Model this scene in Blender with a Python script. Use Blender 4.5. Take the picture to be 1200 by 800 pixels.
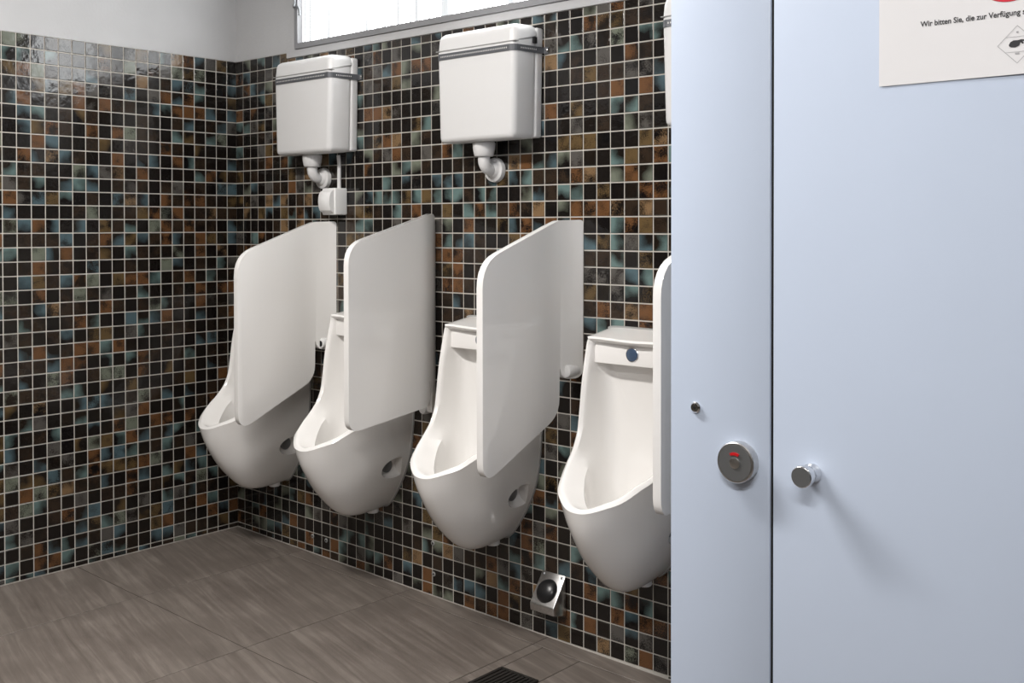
import bpy, bmesh, math, random
from mathutils import Vector, Matrix
from math import sin, cos, pi, radians

random.seed(7)
for o in list(bpy.data.objects):
    bpy.data.objects.remove(o)
scene = bpy.context.scene
COL = scene.collection

# ------------------------------------------------------------------ camera
CAM = Vector((3.9475, -2.6660, 1.3164))
YAW, PITCH, ROLL = 0.72097, -0.012554, -0.0013728
F_PX = 1232.63
fw = Vector((-sin(YAW) * cos(PITCH), cos(YAW) * cos(PITCH), sin(PITCH)))
rt = Vector((cos(YAW), sin(YAW), 0))
up = rt.cross(fw)
rt, up = cos(ROLL) * rt + sin(ROLL) * up, cos(ROLL) * up - sin(ROLL) * rt
cam_data = bpy.data.cameras.new('camera')
cam = bpy.data.objects.new('camera', cam_data)
COL.objects.link(cam)
cam.matrix_world = Matrix(((rt.x, up.x, -fw.x, CAM.x), (rt.y, up.y, -fw.y, CAM.y),
                           (rt.z, up.z, -fw.z, CAM.z), (0, 0, 0, 1)))
cam_data.sensor_fit = 'HORIZONTAL'
cam_data.sensor_width = 36
cam_data.lens = F_PX / 1200 * 36
cam_data.shift_y = -0.09949
cam_data.clip_start = 0.02
scene.camera = cam

# ------------------------------------------------------------------ world, exposure
world = bpy.data.worlds.new('world')
scene.world = world
world.use_nodes = True
world.node_tree.nodes['Background'].inputs[0].default_value = (0.75, 0.85, 1.0, 1)
world.node_tree.nodes['Background'].inputs[1].default_value = 1.0
vs = scene.view_settings
vs.view_transform = 'Standard'
vs.look = 'None'
vs.gamma = 1
vs.use_curve_mapping = False
vs.exposure = 0.0
WINDOW_STRENGTH = 9.0
LAMP_POWER = 82.0

# ------------------------------------------------------------------ helpers
def link(o):
    COL.objects.link(o)
    return o

def tag(o, label=None, cat=None, group=None, kind=None):
    if label: o['label'] = label
    if cat: o['category'] = cat
    if group: o['group'] = group
    if kind: o['kind'] = kind
    return o

def mesh_obj(name, bm, mat=None, parent=None, smooth=None, loc=(0, 0, 0)):
    """bmesh -> ONE mesh object; smooth = angle in degrees for sharp edges."""
    me = bpy.data.meshes.new(name)
    bmesh.ops.recalc_face_normals(bm, faces=bm.faces[:])
    bm.to_mesh(me)
    bm.free()
    if smooth is not None:
        me.polygons.foreach_set('use_smooth', [True] * len(me.polygons))
        me.set_sharp_from_angle(angle=radians(smooth))
    if mat:
        for m in (mat if isinstance(mat, (list, tuple)) else [mat]):
            me.materials.append(m)
    o = link(bpy.data.objects.new(name, me))
    o.location = loc
    if parent: o.parent = parent
    return o

def empty(name, loc=(0, 0, 0)):
    o = link(bpy.data.objects.new(name, None))
    o.location = loc
    o.empty_display_size = 0.05
    return o

def copy_tree(o, parent=None):
    c = o.copy()
    COL.objects.link(c)
    c.parent = parent
    for ch in list(o.children):
        copy_tree(ch, c)
    return c

def add_box(bm, x0, x1, y0, y1, z0, z1, mi=0):
    v = [bm.verts.new((x, y, z)) for z in (z0, z1) for y in (y0, y1) for x in (x0, x1)]
    for q in ((0, 2, 3, 1), (4, 5, 7, 6), (0, 1, 5, 4), (2, 6, 7, 3), (0, 4, 6, 2), (1, 3, 7, 5)):
        f = bm.faces.new([v[i] for i in q])
        f.material_index = mi
    return v

def add_hull(bm, bottom, top):
    """prism between two equally long rings of points."""
    a = [bm.verts.new(p) for p in bottom]
    b = [bm.verts.new(p) for p in top]
    n = len(a)
    bm.faces.new(a[::-1])
    bm.faces.new(b)
    for i in range(n):
        bm.faces.new((a[i], a[(i + 1) % n], b[(i + 1) % n], b[i]))

def bevel_all(bm, w, seg=3, angle=30):
    bmesh.ops.recalc_face_normals(bm, faces=bm.faces[:])
    es = [e for e in bm.edges if len(e.link_faces) == 2 and e.calc_face_angle(0) > radians(angle)]
    bmesh.ops.bevel(bm, geom=es, offset=w, segments=seg, profile=0.5, affect='EDGES', clamp_overlap=True)

def box_obj(name, x0, x1, y0, y1, z0, z1, mat, parent=None, bevel=0, seg=3, loc=(0, 0, 0)):
    bm = bmesh.new()
    add_box(bm, x0, x1, y0, y1, z0, z1)
    if bevel: bevel_all(bm, bevel, seg)
    return mesh_obj(name, bm, mat, parent, smooth=40 if bevel else None, loc=loc)

def add_lathe(bm, prof, axis='Y', n=32, origin=(0, 0, 0)):
    """prof: (radius, along) list, revolved about the axis through origin; ends capped."""
    o = Vector(origin)
    rings = []
    for r, a in prof:
        ring = []
        for i in range(n):
            t = 2 * pi * i / n
            if axis == 'Y': p = (r * cos(t), a, r * sin(t))
            elif axis == 'Z': p = (r * cos(t), r * sin(t), a)
            else: p = (a, r * cos(t), r * sin(t))
            ring.append(bm.verts.new(o + Vector(p)))
        rings.append(ring)
    for a, b in zip(rings, rings[1:]):
        for i in range(n):
            bm.faces.new((a[i], a[(i + 1) % n], b[(i + 1) % n], b[i]))
    bm.faces.new(rings[0][::-1])
    bm.faces.new(rings[-1])

def add_tube(bm, pts, r, n=16):
    pts = [Vector(p) for p in pts]
    rings = []
    ref = None
    for i, p in enumerate(pts):
        t = (pts[min(i + 1, len(pts) - 1)] - pts[max(i - 1, 0)]).normalized()
        if ref is None:
            ref = t.orthogonal().normalized()
        ref = (ref - t * ref.dot(t)).normalized()
        b = t.cross(ref)
        rr = r[i] if isinstance(r, (list, tuple)) else r
        rings.append([bm.verts.new(p + (ref * cos(2 * pi * k / n) + b * sin(2 * pi * k / n)) * rr) for k in range(n)])
    for a, b in zip(rings, rings[1:]):
        for k in range(n):
            bm.faces.new((a[k], a[(k + 1) % n], b[(k + 1) % n], b[k]))
    bm.faces.new(rings[0][::-1])
    bm.faces.new(rings[-1])

def catmull(p0, p1, p2, p3, t):
    return 0.5 * ((2 * p1) + (p2 - p0) * t + (2 * p0 - 5 * p1 + 4 * p2 - p3) * t * t + (3 * p1 - p0 - 3 * p2 + p3) * t ** 3)

def spline(pts, per):
    """smooth open curve through pts (Vectors)."""
    P = [pts[0] * 2 - pts[1]] + list(pts) + [pts[-1] * 2 - pts[-2]]
    out = []
    for i in range(1, len(P) - 2):
        for k in range(per):
            out.append(catmull(P[i - 1], P[i], P[i + 1], P[i + 2], k / per))
    out.append(P[-2])
    return out

# ------------------------------------------------------------------ materials
def new_mat(name):
    m = bpy.data.materials.new(name)
    m.use_nodes = True
    nt = m.node_tree
    return m, nt, nt.nodes['Principled BSDF']

def N(nt, typ, **kw):
    n = nt.nodes.new(typ)
    for k, v in kw.items():
        setattr(n, k, v)
    return n

def math_node(nt, op, a, b=None, c=None, clamp=False):
    n = N(nt, 'ShaderNodeMath', operation=op, use_clamp=clamp)
    for i, v in enumerate((a, b, c)):
        if v is None: continue
        if isinstance(v, (int, float)): n.inputs[i].default_value = v
        else: nt.links.new(v, n.inputs[i])
    return n.outputs[0]

def simple(name, col, rough=0.5, metal=0.0, spec=0.5, noise=0.0, nscale=30, bump=0.0, bscale=200, coat=0.0):
    m, nt, b = new_mat(name)
    b.inputs['Base Color'].default_value = (*col, 1)
    b.inputs['Roughness'].default_value = rough
    b.inputs['Metallic'].default_value = metal
    b.inputs['Specular IOR Level'].default_value = spec
    b.inputs['Coat Weight'].default_value = coat
    tc = N(nt, 'ShaderNodeTexCoord')
    if noise:
        nz = N(nt, 'ShaderNodeTexNoise')
        nz.inputs['Scale'].default_value = nscale
        nz.inputs['Detail'].default_value = 6
        nt.links.new(tc.outputs['Object'], nz.inputs['Vector'])
        r = N(nt, 'ShaderNodeValToRGB')
        r.color_ramp.elements[0].position = 0.3
        r.color_ramp.elements[1].position = 0.7
        r.color_ramp.elements[0].color = (*[c * (1 - noise) for c in col], 1)
        r.color_ramp.elements[1].color = (*[min(1, c * (1 + noise)) for c in col], 1)
        nt.links.new(nz.outputs['Fac'], r.inputs[0])
        nt.links.new(r.outputs[0], b.inputs['Base Color'])
    if bump:
        nz = N(nt, 'ShaderNodeTexNoise')
        nz.inputs['Scale'].default_value = bscale
        nz.inputs['Detail'].default_value = 4
        nt.links.new(tc.outputs['Object'], nz.inputs['Vector'])
        bp = N(nt, 'ShaderNodeBump')
        bp.inputs['Strength'].default_value = bump
        bp.inputs['Distance'].default_value = 0.002
        nt.links.new(nz.outputs['Fac'], bp.inputs['Height'])
        nt.links.new(bp.outputs[0], b.inputs['Normal'])
    return m

M = {}
M['plaster'] = simple('white_plaster', (0.50, 0.50, 0.505), 0.85, noise=0.03, nscale=6, bump=0.35, bscale=90)
M['grout'] = simple('pale_grout', (0.56, 0.53, 0.48), 0.9, noise=0.12, nscale=14, bump=0.3)
M['ceiling'] = simple('ceiling_paint', (0.75, 0.75, 0.74), 0.9)
M['ceramic'] = simple('white_ceramic', (0.80, 0.785, 0.765), 0.12, spec=0.5, coat=0.3)
M['plastic'] = simple('white_plastic', (0.68, 0.675, 0.67), 0.35)
M['sensor_plastic'] = simple('offwhite_plastic', (0.78, 0.775, 0.765), 0.4)
M['steel'] = simple('brushed_steel', (0.62, 0.61, 0.60), 0.32, metal=1.0, noise=0.08, nscale=120)
M['chrome'] = simple('chrome', (0.75, 0.75, 0.76), 0.15, metal=1.0)
M['dark_steel'] = simple('dull_dark_steel', (0.26, 0.27, 0.28), 0.45, metal=0.8)
M['strap'] = simple('zinc_strap', (0.12, 0.125, 0.135), 0.5, metal=0.4)
M['alu'] = simple('grey_aluminium', (0.30, 0.30, 0.31), 0.45, metal=0.3)
M['winwhite'] = simple('window_white', (0.72, 0.72, 0.71), 0.5)
M['rubber'] = simple('black_rubber', (0.012, 0.012, 0.013), 0.3)
M['black'] = simple('black_shadow_gap', (0.004, 0.004, 0.005), 0.7)
M['castiron'] = simple('black_cast_iron', (0.018, 0.016, 0.014), 0.5, noise=0.2)
M['seal'] = simple('grey_silicone', (0.30, 0.30, 0.29), 0.6)
M['laminate'] = simple('blue_laminate', (0.545, 0.625, 0.765), 0.33, noise=0.012, nscale=5, bump=0.05, bscale=900)
M['paper'] = simple('white_paper', (0.80, 0.80, 0.82), 0.7)
M['ink'] = simple('black_ink', (0.03, 0.03, 0.035), 0.7)
M['greyink'] = simple('grey_ink', (0.42, 0.42, 0.44), 0.7)
M['redink'] = simple('red_ink', (0.65, 0.02, 0.05), 0.7)
M['lens'] = simple('blue_sensor_lens', (0.055, 0.085, 0.14), 0.12, coat=0.5)
M['red'] = simple('red_enamel', (0.55, 0.01, 0.015), 0.4)
M['joint'] = simple('floor_grout', (0.045, 0.036, 0.030), 0.9)

# mosaic glaze: every cell of the tile grid gets its own glaze colours
P = 0.053
def mosaic(name, wall, off):
    m, nt, b = new_mat(name)
    L = nt.links
    geo = N(nt, 'ShaderNodeNewGeometry')
    sep = N(nt, 'ShaderNodeSeparateXYZ')
    L.new(geo.outputs['Position'], sep.inputs[0])
    hor = sep.outputs['X'] if wall == 'back' else sep.outputs['Y']
    u = math_node(nt, 'MULTIPLY', math_node(nt, 'ADD', hor, off), 1 / P)
    v = math_node(nt, 'MULTIPLY', math_node(nt, 'ADD', sep.outputs['Z'], -0.4 * P), 1 / P)
    cu = math_node(nt, 'FLOOR', u); cv = math_node(nt, 'FLOOR', v)
    cell = N(nt, 'ShaderNodeCombineXYZ')
    L.new(cu, cell.inputs[0]); L.new(cv, cell.inputs[1]); cell.inputs[2].default_value = 3.7 if wall == 'back' else 11.3
    wn = N(nt, 'ShaderNodeTexWhiteNoise', noise_dimensions='3D')
    L.new(cell.outputs[0], wn.inputs['Vector'])
    rs = N(nt, 'ShaderNodeSeparateColor')
    L.new(wn.outputs['Color'], rs.inputs[0])
    rA, rB, rC = rs.outputs[0], rs.outputs[1], rs.outputs[2]
    # local coordinates scrambled per tile
    loc = N(nt, 'ShaderNodeCombineXYZ')
    L.new(math_node(nt, 'FRACT', u), loc.inputs[0]); L.new(math_node(nt, 'FRACT', v), loc.inputs[1])
    shift = N(nt, 'ShaderNodeVectorMath', operation='MULTIPLY_ADD')
    L.new(wn.outputs['Color'], shift.inputs[0])
    shift.inputs[1].default_value = (37, 53, 71)
    L.new(loc.outputs[0], shift.inputs[2])
    cloud = N(nt, 'ShaderNodeTexNoise')
    cloud.inputs['Scale'].default_value = 1.35
    cloud.inputs['Detail'].default_value = 0.6
    L.new(shift.outputs[0], cloud.inputs['Vector'])
    grain = N(nt, 'ShaderNodeTexNoise')
    grain.inputs['Scale'].default_value = 18
    grain.inputs['Detail'].default_value = 3
    L.new(shift.outputs[0], grain.inputs['Vector'])
    # second glaze colour by category
    acc = N(nt, 'ShaderNodeValToRGB')
    acc.color_ramp.interpolation = 'CONSTANT'
    stops = [(0.0, (0.009, 0.007, 0.006)), (0.30, (0.030, 0.019, 0.012)), (0.46, (0.135, 0.062, 0.025)), (0.57, (0.115, 0.074, 0.032)),
             (0.64, (0.118, 0.180, 0.172)), (0.74, (0.076, 0.122, 0.140)), (0.82, (0.160, 0.175, 0.135)),
             (0.88, (0.090, 0.083, 0.075)), (0.965, (0.210, 0.130, 0.066))]
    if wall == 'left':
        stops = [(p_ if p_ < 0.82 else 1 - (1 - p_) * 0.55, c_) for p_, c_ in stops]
        stops = [(p_, tuple(x_ * 0.78 for x_ in c_)) for p_, c_ in stops]  # same glazes darkened: the left wall's weaker light put into the colour
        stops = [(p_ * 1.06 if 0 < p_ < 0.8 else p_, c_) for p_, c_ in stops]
    e = acc.color_ramp.elements
    e[0].position, e[0].color = stops[0][0], (*stops[0][1], 1)
    e[1].position, e[1].color = stops[1][0], (*stops[1][1], 1)
    for p_, c_ in stops[2:]:
        k = e.new(p_); k.color = (*c_, 1)
    L.new(rA, acc.inputs[0])
    base = N(nt, 'ShaderNodeValToRGB')
    base.color_ramp.elements[0].color = (0.0035, 0.003, 0.0035, 1)
    base.color_ramp.elements[1].color = (0.013, 0.009, 0.006, 1)
    L.new(rC, base.inputs[0])
    # amount of second glaze: soft cloud moved per tile; earthy glazes speckled, the green-blue ones melt softly
    cool = math_node(nt, 'MULTIPLY', math_node(nt, 'GREATER_THAN', rA, 0.64), math_node(nt, 'LESS_THAN', rA, 0.88))
    thr = math_node(nt, 'MULTIPLY_ADD', rB, -0.30, 0.66)
    thr = math_node(nt, 'ADD', thr, math_node(nt, 'MULTIPLY', math_node(nt, 'SUBTRACT', 1.0, cool), -0.12))
    g = math_node(nt, 'MULTIPLY', math_node(nt, 'SUBTRACT', cloud.outputs['Fac'], thr), math_node(nt, 'MULTIPLY_ADD', cool, 2.6, 3.2))
    amp = math_node(nt, 'MULTIPLY_ADD', cool, -2.7, 3.6)
    g = math_node(nt, 'ADD', g, math_node(nt, 'MULTIPLY', math_node(nt, 'SUBTRACT', grain.outputs['Fac'], 0.5), amp))
    g = math_node(nt, 'ADD', g, 0.30, clamp=True)
    # green-blue glazes run from dark to light across the tile, each its own way
    ang = math_node(nt, 'MULTIPLY', rC, 6.2832)
    du = math_node(nt, 'MULTIPLY', math_node(nt, 'SUBTRACT', math_node(nt, 'FRACT', u), 0.5), math_node(nt, 'COSINE', ang))
    dv = math_node(nt, 'MULTIPLY', math_node(nt, 'SUBTRACT', math_node(nt, 'FRACT', v), 0.5), math_node(nt, 'SINE', ang))
    run = math_node(nt, 'MULTIPLY', math_node(nt, 'ADD', du, dv), 1.25)
    run = math_node(nt, 'ADD', run, math_node(nt, 'MULTIPLY', math_node(nt, 'SUBTRACT', cloud.outputs['Fac'], 0.5), 1.6))
    run = math_node(nt, 'ADD', run, math_node(nt, 'MULTIPLY', math_node(nt, 'SUBTRACT', grain.outputs['Fac'], 0.5), 0.5))
    run = math_node(nt, 'ADD', run, math_node(nt, 'MULTIPLY_ADD', rB, 0.55, 0.12), clamp=True)
    gm = N(nt, 'ShaderNodeMix', data_type='FLOAT')
    L.new(cool, gm.inputs[0]); L.new(g, gm.inputs[2]); L.new(run, gm.inputs[3])
    g = gm.outputs[0]
    mix = N(nt, 'ShaderNodeMix', data_type='RGBA')
    L.new(g, mix.inputs['Factor']); L.new(base.outputs[0], mix.inputs['A']); L.new(acc.outputs[0], mix.inputs['B'])
    # paler glaze pooled along the rim of some tiles
    fu = math_node(nt, 'ABSOLUTE', math_node(nt, 'SUBTRACT', math_node(nt, 'FRACT', u), 0.5))
    fv = math_node(nt, 'ABSOLUTE', math_node(nt, 'SUBTRACT', math_node(nt, 'FRACT', v), 0.5))
    edge = math_node(nt, 'SMOOTH_MAX', fu, fv, 0.12)
    edge = math_node(nt, 'MULTIPLY', math_node(nt, 'SUBTRACT', edge, 0.385), 11.0, clamp=True)
    edge = math_node(nt, 'MULTIPLY', edge, math_node(nt, 'GREATER_THAN', rC, 0.72))
    edge = math_node(nt, 'MULTIPLY', edge, math_node(nt, 'MULTIPLY', cloud.outputs['Fac'], 0.75))
    mix2 = N(nt, 'ShaderNodeMix', data_type='RGBA')
    L.new(edge, mix2.inputs['Factor']); L.new(mix.outputs['Result'], mix2.inputs['A'])
    mix2.inputs['B'].default_value = (0.12, 0.125, 0.11, 1)
    L.new(mix2.outputs['Result'], b.inputs['Base Color'])
    b.inputs['Roughness'].default_value = 0.16
    rr = math_node(nt, 'MULTIPLY_ADD', rB, 0.10, 0.06)
    L.new(rr, b.inputs['Roughness'])
    # wavy glaze
    big = N(nt, 'ShaderNodeTexNoise')
    big.inputs['Scale'].default_value = 2.2
    big.inputs['Detail'].default_value = 3
    L.new(shift.outputs[0], big.inputs['Vector'])
    bp = N(nt, 'ShaderNodeBump')
    bp.inputs['Strength'].default_value = 0.16
    bp.inputs['Distance'].default_value = 0.004
    L.new(big.outputs['Fac'], bp.inputs['Height'])
    L.new(bp.outputs[0], b.inputs['Normal'])
    return m
M['mosaic_back'] = mosaic('mosaic_glaze_back', 'back', 0.0)
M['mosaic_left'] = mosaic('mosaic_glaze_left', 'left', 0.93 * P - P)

def floor_stone():
    m, nt, b = new_mat('brown_stone_tile')
    L = nt.links
    geo = N(nt, 'ShaderNodeNewGeometry')
    oi = N(nt, 'ShaderNodeObjectInfo')
    add = N(nt, 'ShaderNodeVectorMath', operation='MULTIPLY_ADD')
    L.new(oi.outputs['Random'], add.inputs[0])
    add.inputs[1].default_value = (9, 9, 0)
    L.new(geo.outputs['Position'], add.inputs[2])
    mp = N(nt, 'ShaderNodeMapping')
    mp.inputs['Scale'].default_value = (1.3, 20, 1)
    rot = N(nt, 'ShaderNodeMapping')
    rot.inputs['Rotation'].default_value = (0, 0, radians(13))
    L.new(add.outputs[0], rot.inputs['Vector'])
    L.new(rot.outputs[0], mp.inputs['Vector'])
    n1 = N(nt, 'ShaderNodeTexNoise')
    n1.inputs['Scale'].default_value = 1.7
    n1.inputs['Detail'].default_value = 8
    n1.inputs['Roughness'].default_value = 0.65
    n1.inputs['Distortion'].default_value = 0.6
    L.new(mp.outputs[0], n1.inputs['Vector'])
    n2 = N(nt, 'ShaderNodeTexNoise')
    n2.inputs['Scale'].default_value = 5
    n2.inputs['Detail'].default_value = 6
    L.new(add.outputs[0], n2.inputs['Vector'])
    f = math_node(nt, 'MULTIPLY_ADD', n2.outputs['Fac'], 0.35, math_node(nt, 'MULTIPLY', n1.outputs['Fac'], 0.75))
    r = N(nt, 'ShaderNodeValToRGB')
    r.color_ramp.elements[0].position = 0.36; r.color_ramp.elements[0].color = (0.098, 0.081, 0.069, 1)
    r.color_ramp.elements[1].position = 0.78; r.color_ramp.elements[1].color = (0.245, 0.213, 0.186, 1)
    k = r.color_ramp.elements.new(0.55); k.color = (0.146, 0.123, 0.106, 1)
    L.new(f, r.inputs[0])
    L.new(r.outputs[0], b.inputs['Base Color'])
    b.inputs['Roughness'].default_value = 0.5
    bp = N(nt, 'ShaderNodeBump')
    bp.inputs['Strength'].default_value = 0.15
    bp.inputs['Distance'].default_value = 0.002
    L.new(n1.outputs['Fac'], bp.inputs['Height'])
    L.new(bp.outputs[0], b.inputs['Normal'])
    return m
M['floor'] = floor_stone()

def emit(name, col, strength):
    m, nt, b = new_mat(name)
    b.inputs['Base Color'].default_value = (0.8, 0.8, 0.8, 1)
    b.inputs['Emission Color'].default_value = (*col, 1)
    b.inputs['Emission Strength'].default_value = strength
    b.inputs['Roughness'].default_value = 0.3
    return m
M['tubeglow'] = emit('lamp_diffuser', (1.0, 0.965, 0.93), 9.0)

def pane_mat(name, strength, rib):
    m, nt, b = new_mat(name)
    L = nt.links
    b.inputs['Base Color'].default_value = (0.22, 0.24, 0.25, 1)
    b.inputs['Roughness'].default_value = 0.25
    tc = N(nt, 'ShaderNodeTexCoord')
    mp = N(nt, 'ShaderNodeMapping')
    mp.inputs['Scale'].default_value = (1, 1, 0.006)
    L.new(tc.outputs['Object'], mp.inputs['Vector'])
    nz = N(nt, 'ShaderNodeTexNoise')
    nz.inputs['Scale'].default_value = 110
    nz.inputs['Detail'].default_value = 2
    L.new(mp.outputs[0], nz.inputs['Vector'])
    r = N(nt, 'ShaderNodeValToRGB')
    r.color_ramp.elements[0].position = 0.42
    r.color_ramp.elements[1].position = 0.56
    lo = 1 - rib
    r.color_ramp.elements[0].color = (lo * 0.97, lo * 0.99, lo, 1)
    r.color_ramp.elements[1].color = (0.97, 0.99, 1.0, 1)
    L.new(nz.outputs['Fac'], r.inputs[0])
    L.new(r.outputs[0], b.inputs['Emission Color'])
    b.inputs['Emission Strength'].default_value = strength
    return m
M['reeded'] = pane_mat('daylit_reeded_glass', WINDOW_STRENGTH, 0.93)
M['edge_glow'] = pane_mat('backlit_pane_edge', 0.72, 0.08)  # pane edges: the daylight behind them is put in as glow
M['clearpane'] = pane_mat('daylit_frosted_glass', WINDOW_STRENGTH * 1.1, 0.05)

# ------------------------------------------------------------------ the room
ROWS = 38
ZT = 38.4 * P                # top of the mosaic
XR, YF, ZC = 6.2, -3.9, 2.78 # right wall, front wall, ceiling
SL = 0.019                   # the floor falls towards the drain
WX0, WX1, WZ0, WZ1 = 0.432, 2.05, 2.042, 2.66   # window opening

def fz(x): return -SL * x

# walls are slabs; grout up to ZT, plaster above
bm = bmesh.new()
add_box(bm, 0, XR, 0, 0.12, -0.3, ZT, 0)
add_box(bm, 0, XR, -0.0022, 0.12, ZT, WZ0, 1)
add_box(bm, 0, WX0, -0.0022, 0.12, WZ0, WZ1, 1)
add_box(bm, WX1, XR, -0.0022, 0.12, WZ0, WZ1, 1)
add_box(bm, 0, XR, -0.0022, 0.12, WZ1, ZC, 1)
wall_back = mesh_obj('wall_back', bm, [M['grout'], M['plaster']])
tag(wall_back, 'wall of dark glazed mosaic with white plaster above, behind the urinals', 'wall', kind='structure')
bm = bmesh.new()
add_box(bm, -0.12, 0, YF, 0.12, -0.3, ZT, 0)
add_box(bm, -0.12, 0.0022, YF, 0.12, ZT, ZC, 1)
wall_left = mesh_obj('wall_left', bm, [M['grout'], M['plaster']])
tag(wall_left, 'bare side wall of dark glazed mosaic with white plaster above', 'wall', kind='structure')
bm = bmesh.new()
add_box(bm, XR, XR + 0.12, YF, 0.12, -0.3, ZT, 0)
add_box(bm, XR, XR + 0.12, YF, 0.12, ZT, ZC, 1)
o = mesh_obj('wall_right', bm, [M['mosaic_left'], M['plaster']])
tag(o, 'end wall of dark mosaic beyond the cubicles', 'wall', kind='structure')
bm = bmesh.new()
add_box(bm, -0.12, XR + 0.12, YF - 0.12, YF, -0.3, ZT, 0)
add_box(bm, -0.12, XR + 0.12, YF - 0.12, YF, ZT, ZC, 1)
o = mesh_obj('wall_front', bm, [M['mosaic_back'], M['plaster']])
tag(o, 'wall of dark mosaic opposite the urinals', 'wall', kind='structure')
o = box_obj('ceiling', -0.12, XR + 0.12, YF - 0.12, 0.12, ZC, ZC + 0.1, M['ceiling'])
tag(o, 'white painted ceiling', 'ceiling', kind='structure')

# floor with its large stone tiles (children)
bm = bmesh.new()
v = [bm.verts.new((x, y, fz(x) - 0.0015 - d)) for d in (0.1, 0) for y in (YF, 0.0) for x in (0.0, XR)]
for q in ((0, 2, 3, 1), (4, 5, 7, 6), (0, 1, 5, 4), (2, 6, 7, 3), (0, 4, 6, 2), (1, 3, 7, 5)):
    bm.faces.new([v[i] for i in q])
floor = mesh_obj('floor', bm, M['joint'])
tag(floor, 'brown-grey floor of large stone-look tiles', 'floor', kind='structure')
DR = (1.803, 1.953, -0.427, -0.277)         # drain opening
xs = [0.0, 0.462, 1.112, 1.762, 2.412, 3.062, 3.712, 4.362, 5.012, 5.662, XR]
ys = [0.0, -0.078, -0.728, -1.378, -2.028, -2.678, -3.328, YF]
J = 0.0016
def floor_tile(x0, x1, y0, y1):
    bm = bmesh.new()
    x0 += J; x1 -= J; y0 += J; y1 -= J
    t, c = 0.0, 0.0012
    lo = [(x0, y0), (x1, y0), (x1, y1), (x0, y1)]
    hi = [(x0 + c, y0 + c), (x1 - c, y0 + c), (x1 - c, y1 - c), (x0 + c, y1 - c)]
    a = [bm.verts.new((x, y, fz(x) - 0.0013)) for x, y in lo]
    b_ = [bm.verts.new((x, y, fz(x))) for x, y in hi]
    bm.faces.new(b_)
    for i in range(4):
        bm.faces.new((a[i], a[(i + 1) % 4], b_[(i + 1) % 4], b_[i]))
    return mesh_obj('floor_tile', bm, M['floor'], floor)
for i in range(len(xs) - 1):
    for j in range(len(ys) - 1):
        x0, x1, y1, y0 = xs[i], xs[i + 1], ys[j], ys[j + 1]
        if x0 < DR[0] < x1 and y0 < DR[3] < y1:       # tile cut into four around the drain
            a, b_, c, d = DR
            for r in ((x0, a, y0, y1), (b_, x1, y0, y1), (a, b_, y0, c), (a, b_, d, y1)):
                floor_tile(*r)
        else:
            floor_tile(x0, x1, y0, y1)

# ------------------------------------------------------------------ window
win = empty('window_1', (0, 0, 0))
tag(win, 'wide bright window of reeded glass in grey aluminium frame above the urinals', 'window', kind='structure')
fwid = 0.022
bm = bmesh.new()
add_box(bm, WX0, WX1, -0.014, 0.05, WZ0, WZ0 + fwid)
add_box(bm, WX0, WX1, -0.014, 0.05, WZ1 - fwid, WZ1)
add_box(bm, WX0, WX0 + fwid, -0.014, 0.05, WZ0 + fwid, WZ1 - fwid)
add_box(bm, WX1 - fwid, WX1, -0.014, 0.05, WZ0 + fwid, WZ1 - fwid)
mesh_obj('window_frame', bm, M['alu'], win)
def reeded(name, x0, x1, y, mat, amp=0.0012, pitch=0.011):
    bm = bmesh.new()
    n = max(2, int((x1 - x0) / (pitch / 6)))
    top, bot = [], []
    for i in range(n + 1):
        x = x0 + (x1 - x0) * i / n
        yy = y - amp * abs(sin(pi * (x - x0) / pitch))
        bot.append(bm.verts.new((x, yy, WZ0 + fwid)))
        top.append(bm.verts.new((x, yy, WZ1 - fwid)))
    for i in range(n):
        bm.faces.new((bot[i], bot[i + 1], top[i + 1], top[i]))
    r = bmesh.ops.extrude_face_region(bm, geom=bm.faces[:])
    for e_ in r['geom']:
        if isinstance(e_, bmesh.types.BMVert): e_.co.y = y + 0.005
    return mesh_obj(name, bm, mat, win, smooth=60)
reeded('pane', WX0 + fwid, 1.262, 0.012, M['reeded'])
reeded('pane', 1.296, WX1 - fwid, 0.030, M['clearpane'], 0.0003)
box_obj('pane_edge_glow', 1.262, 1.296, 0.008, 0.035, WZ0 + fwid, WZ1 - fwid, M['edge_glow'], win, 0.002, 2)
box_obj('pane_edge_glow', 1.568, 1.592, 0.022, 0.029, WZ0 + fwid, WZ1 - fwid, M['edge_glow'], win, 0.002, 2)
bm = bmesh.new()
add_tube(bm, spline([Vector(p) for p in ((0.447, -0.02, 2.30), (0.447, -0.022, 2.235), (0.453, -0.03, 2.208), (0.478, -0.034, 2.205),
                                          (0.490, -0.034, 2.196), (0.494, -0.034, 2.178), (0.494, -0.034, 2.168))], 6), 0.0055, 10)
mesh_obj('window_latch', bm, M['dark_steel'], win, smooth=60)
bm = bmesh.new()
add_box(bm, 0.369, WX1 + 0.05, -0.0062, 0.0, 2.011, WZ0)
bevel_all(bm, 0.001, 1)
o = mesh_obj('trim_1', bm, M['plaster'])
tag(o, 'white plaster strip under the grey window frame', 'trim', kind='structure')

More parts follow.
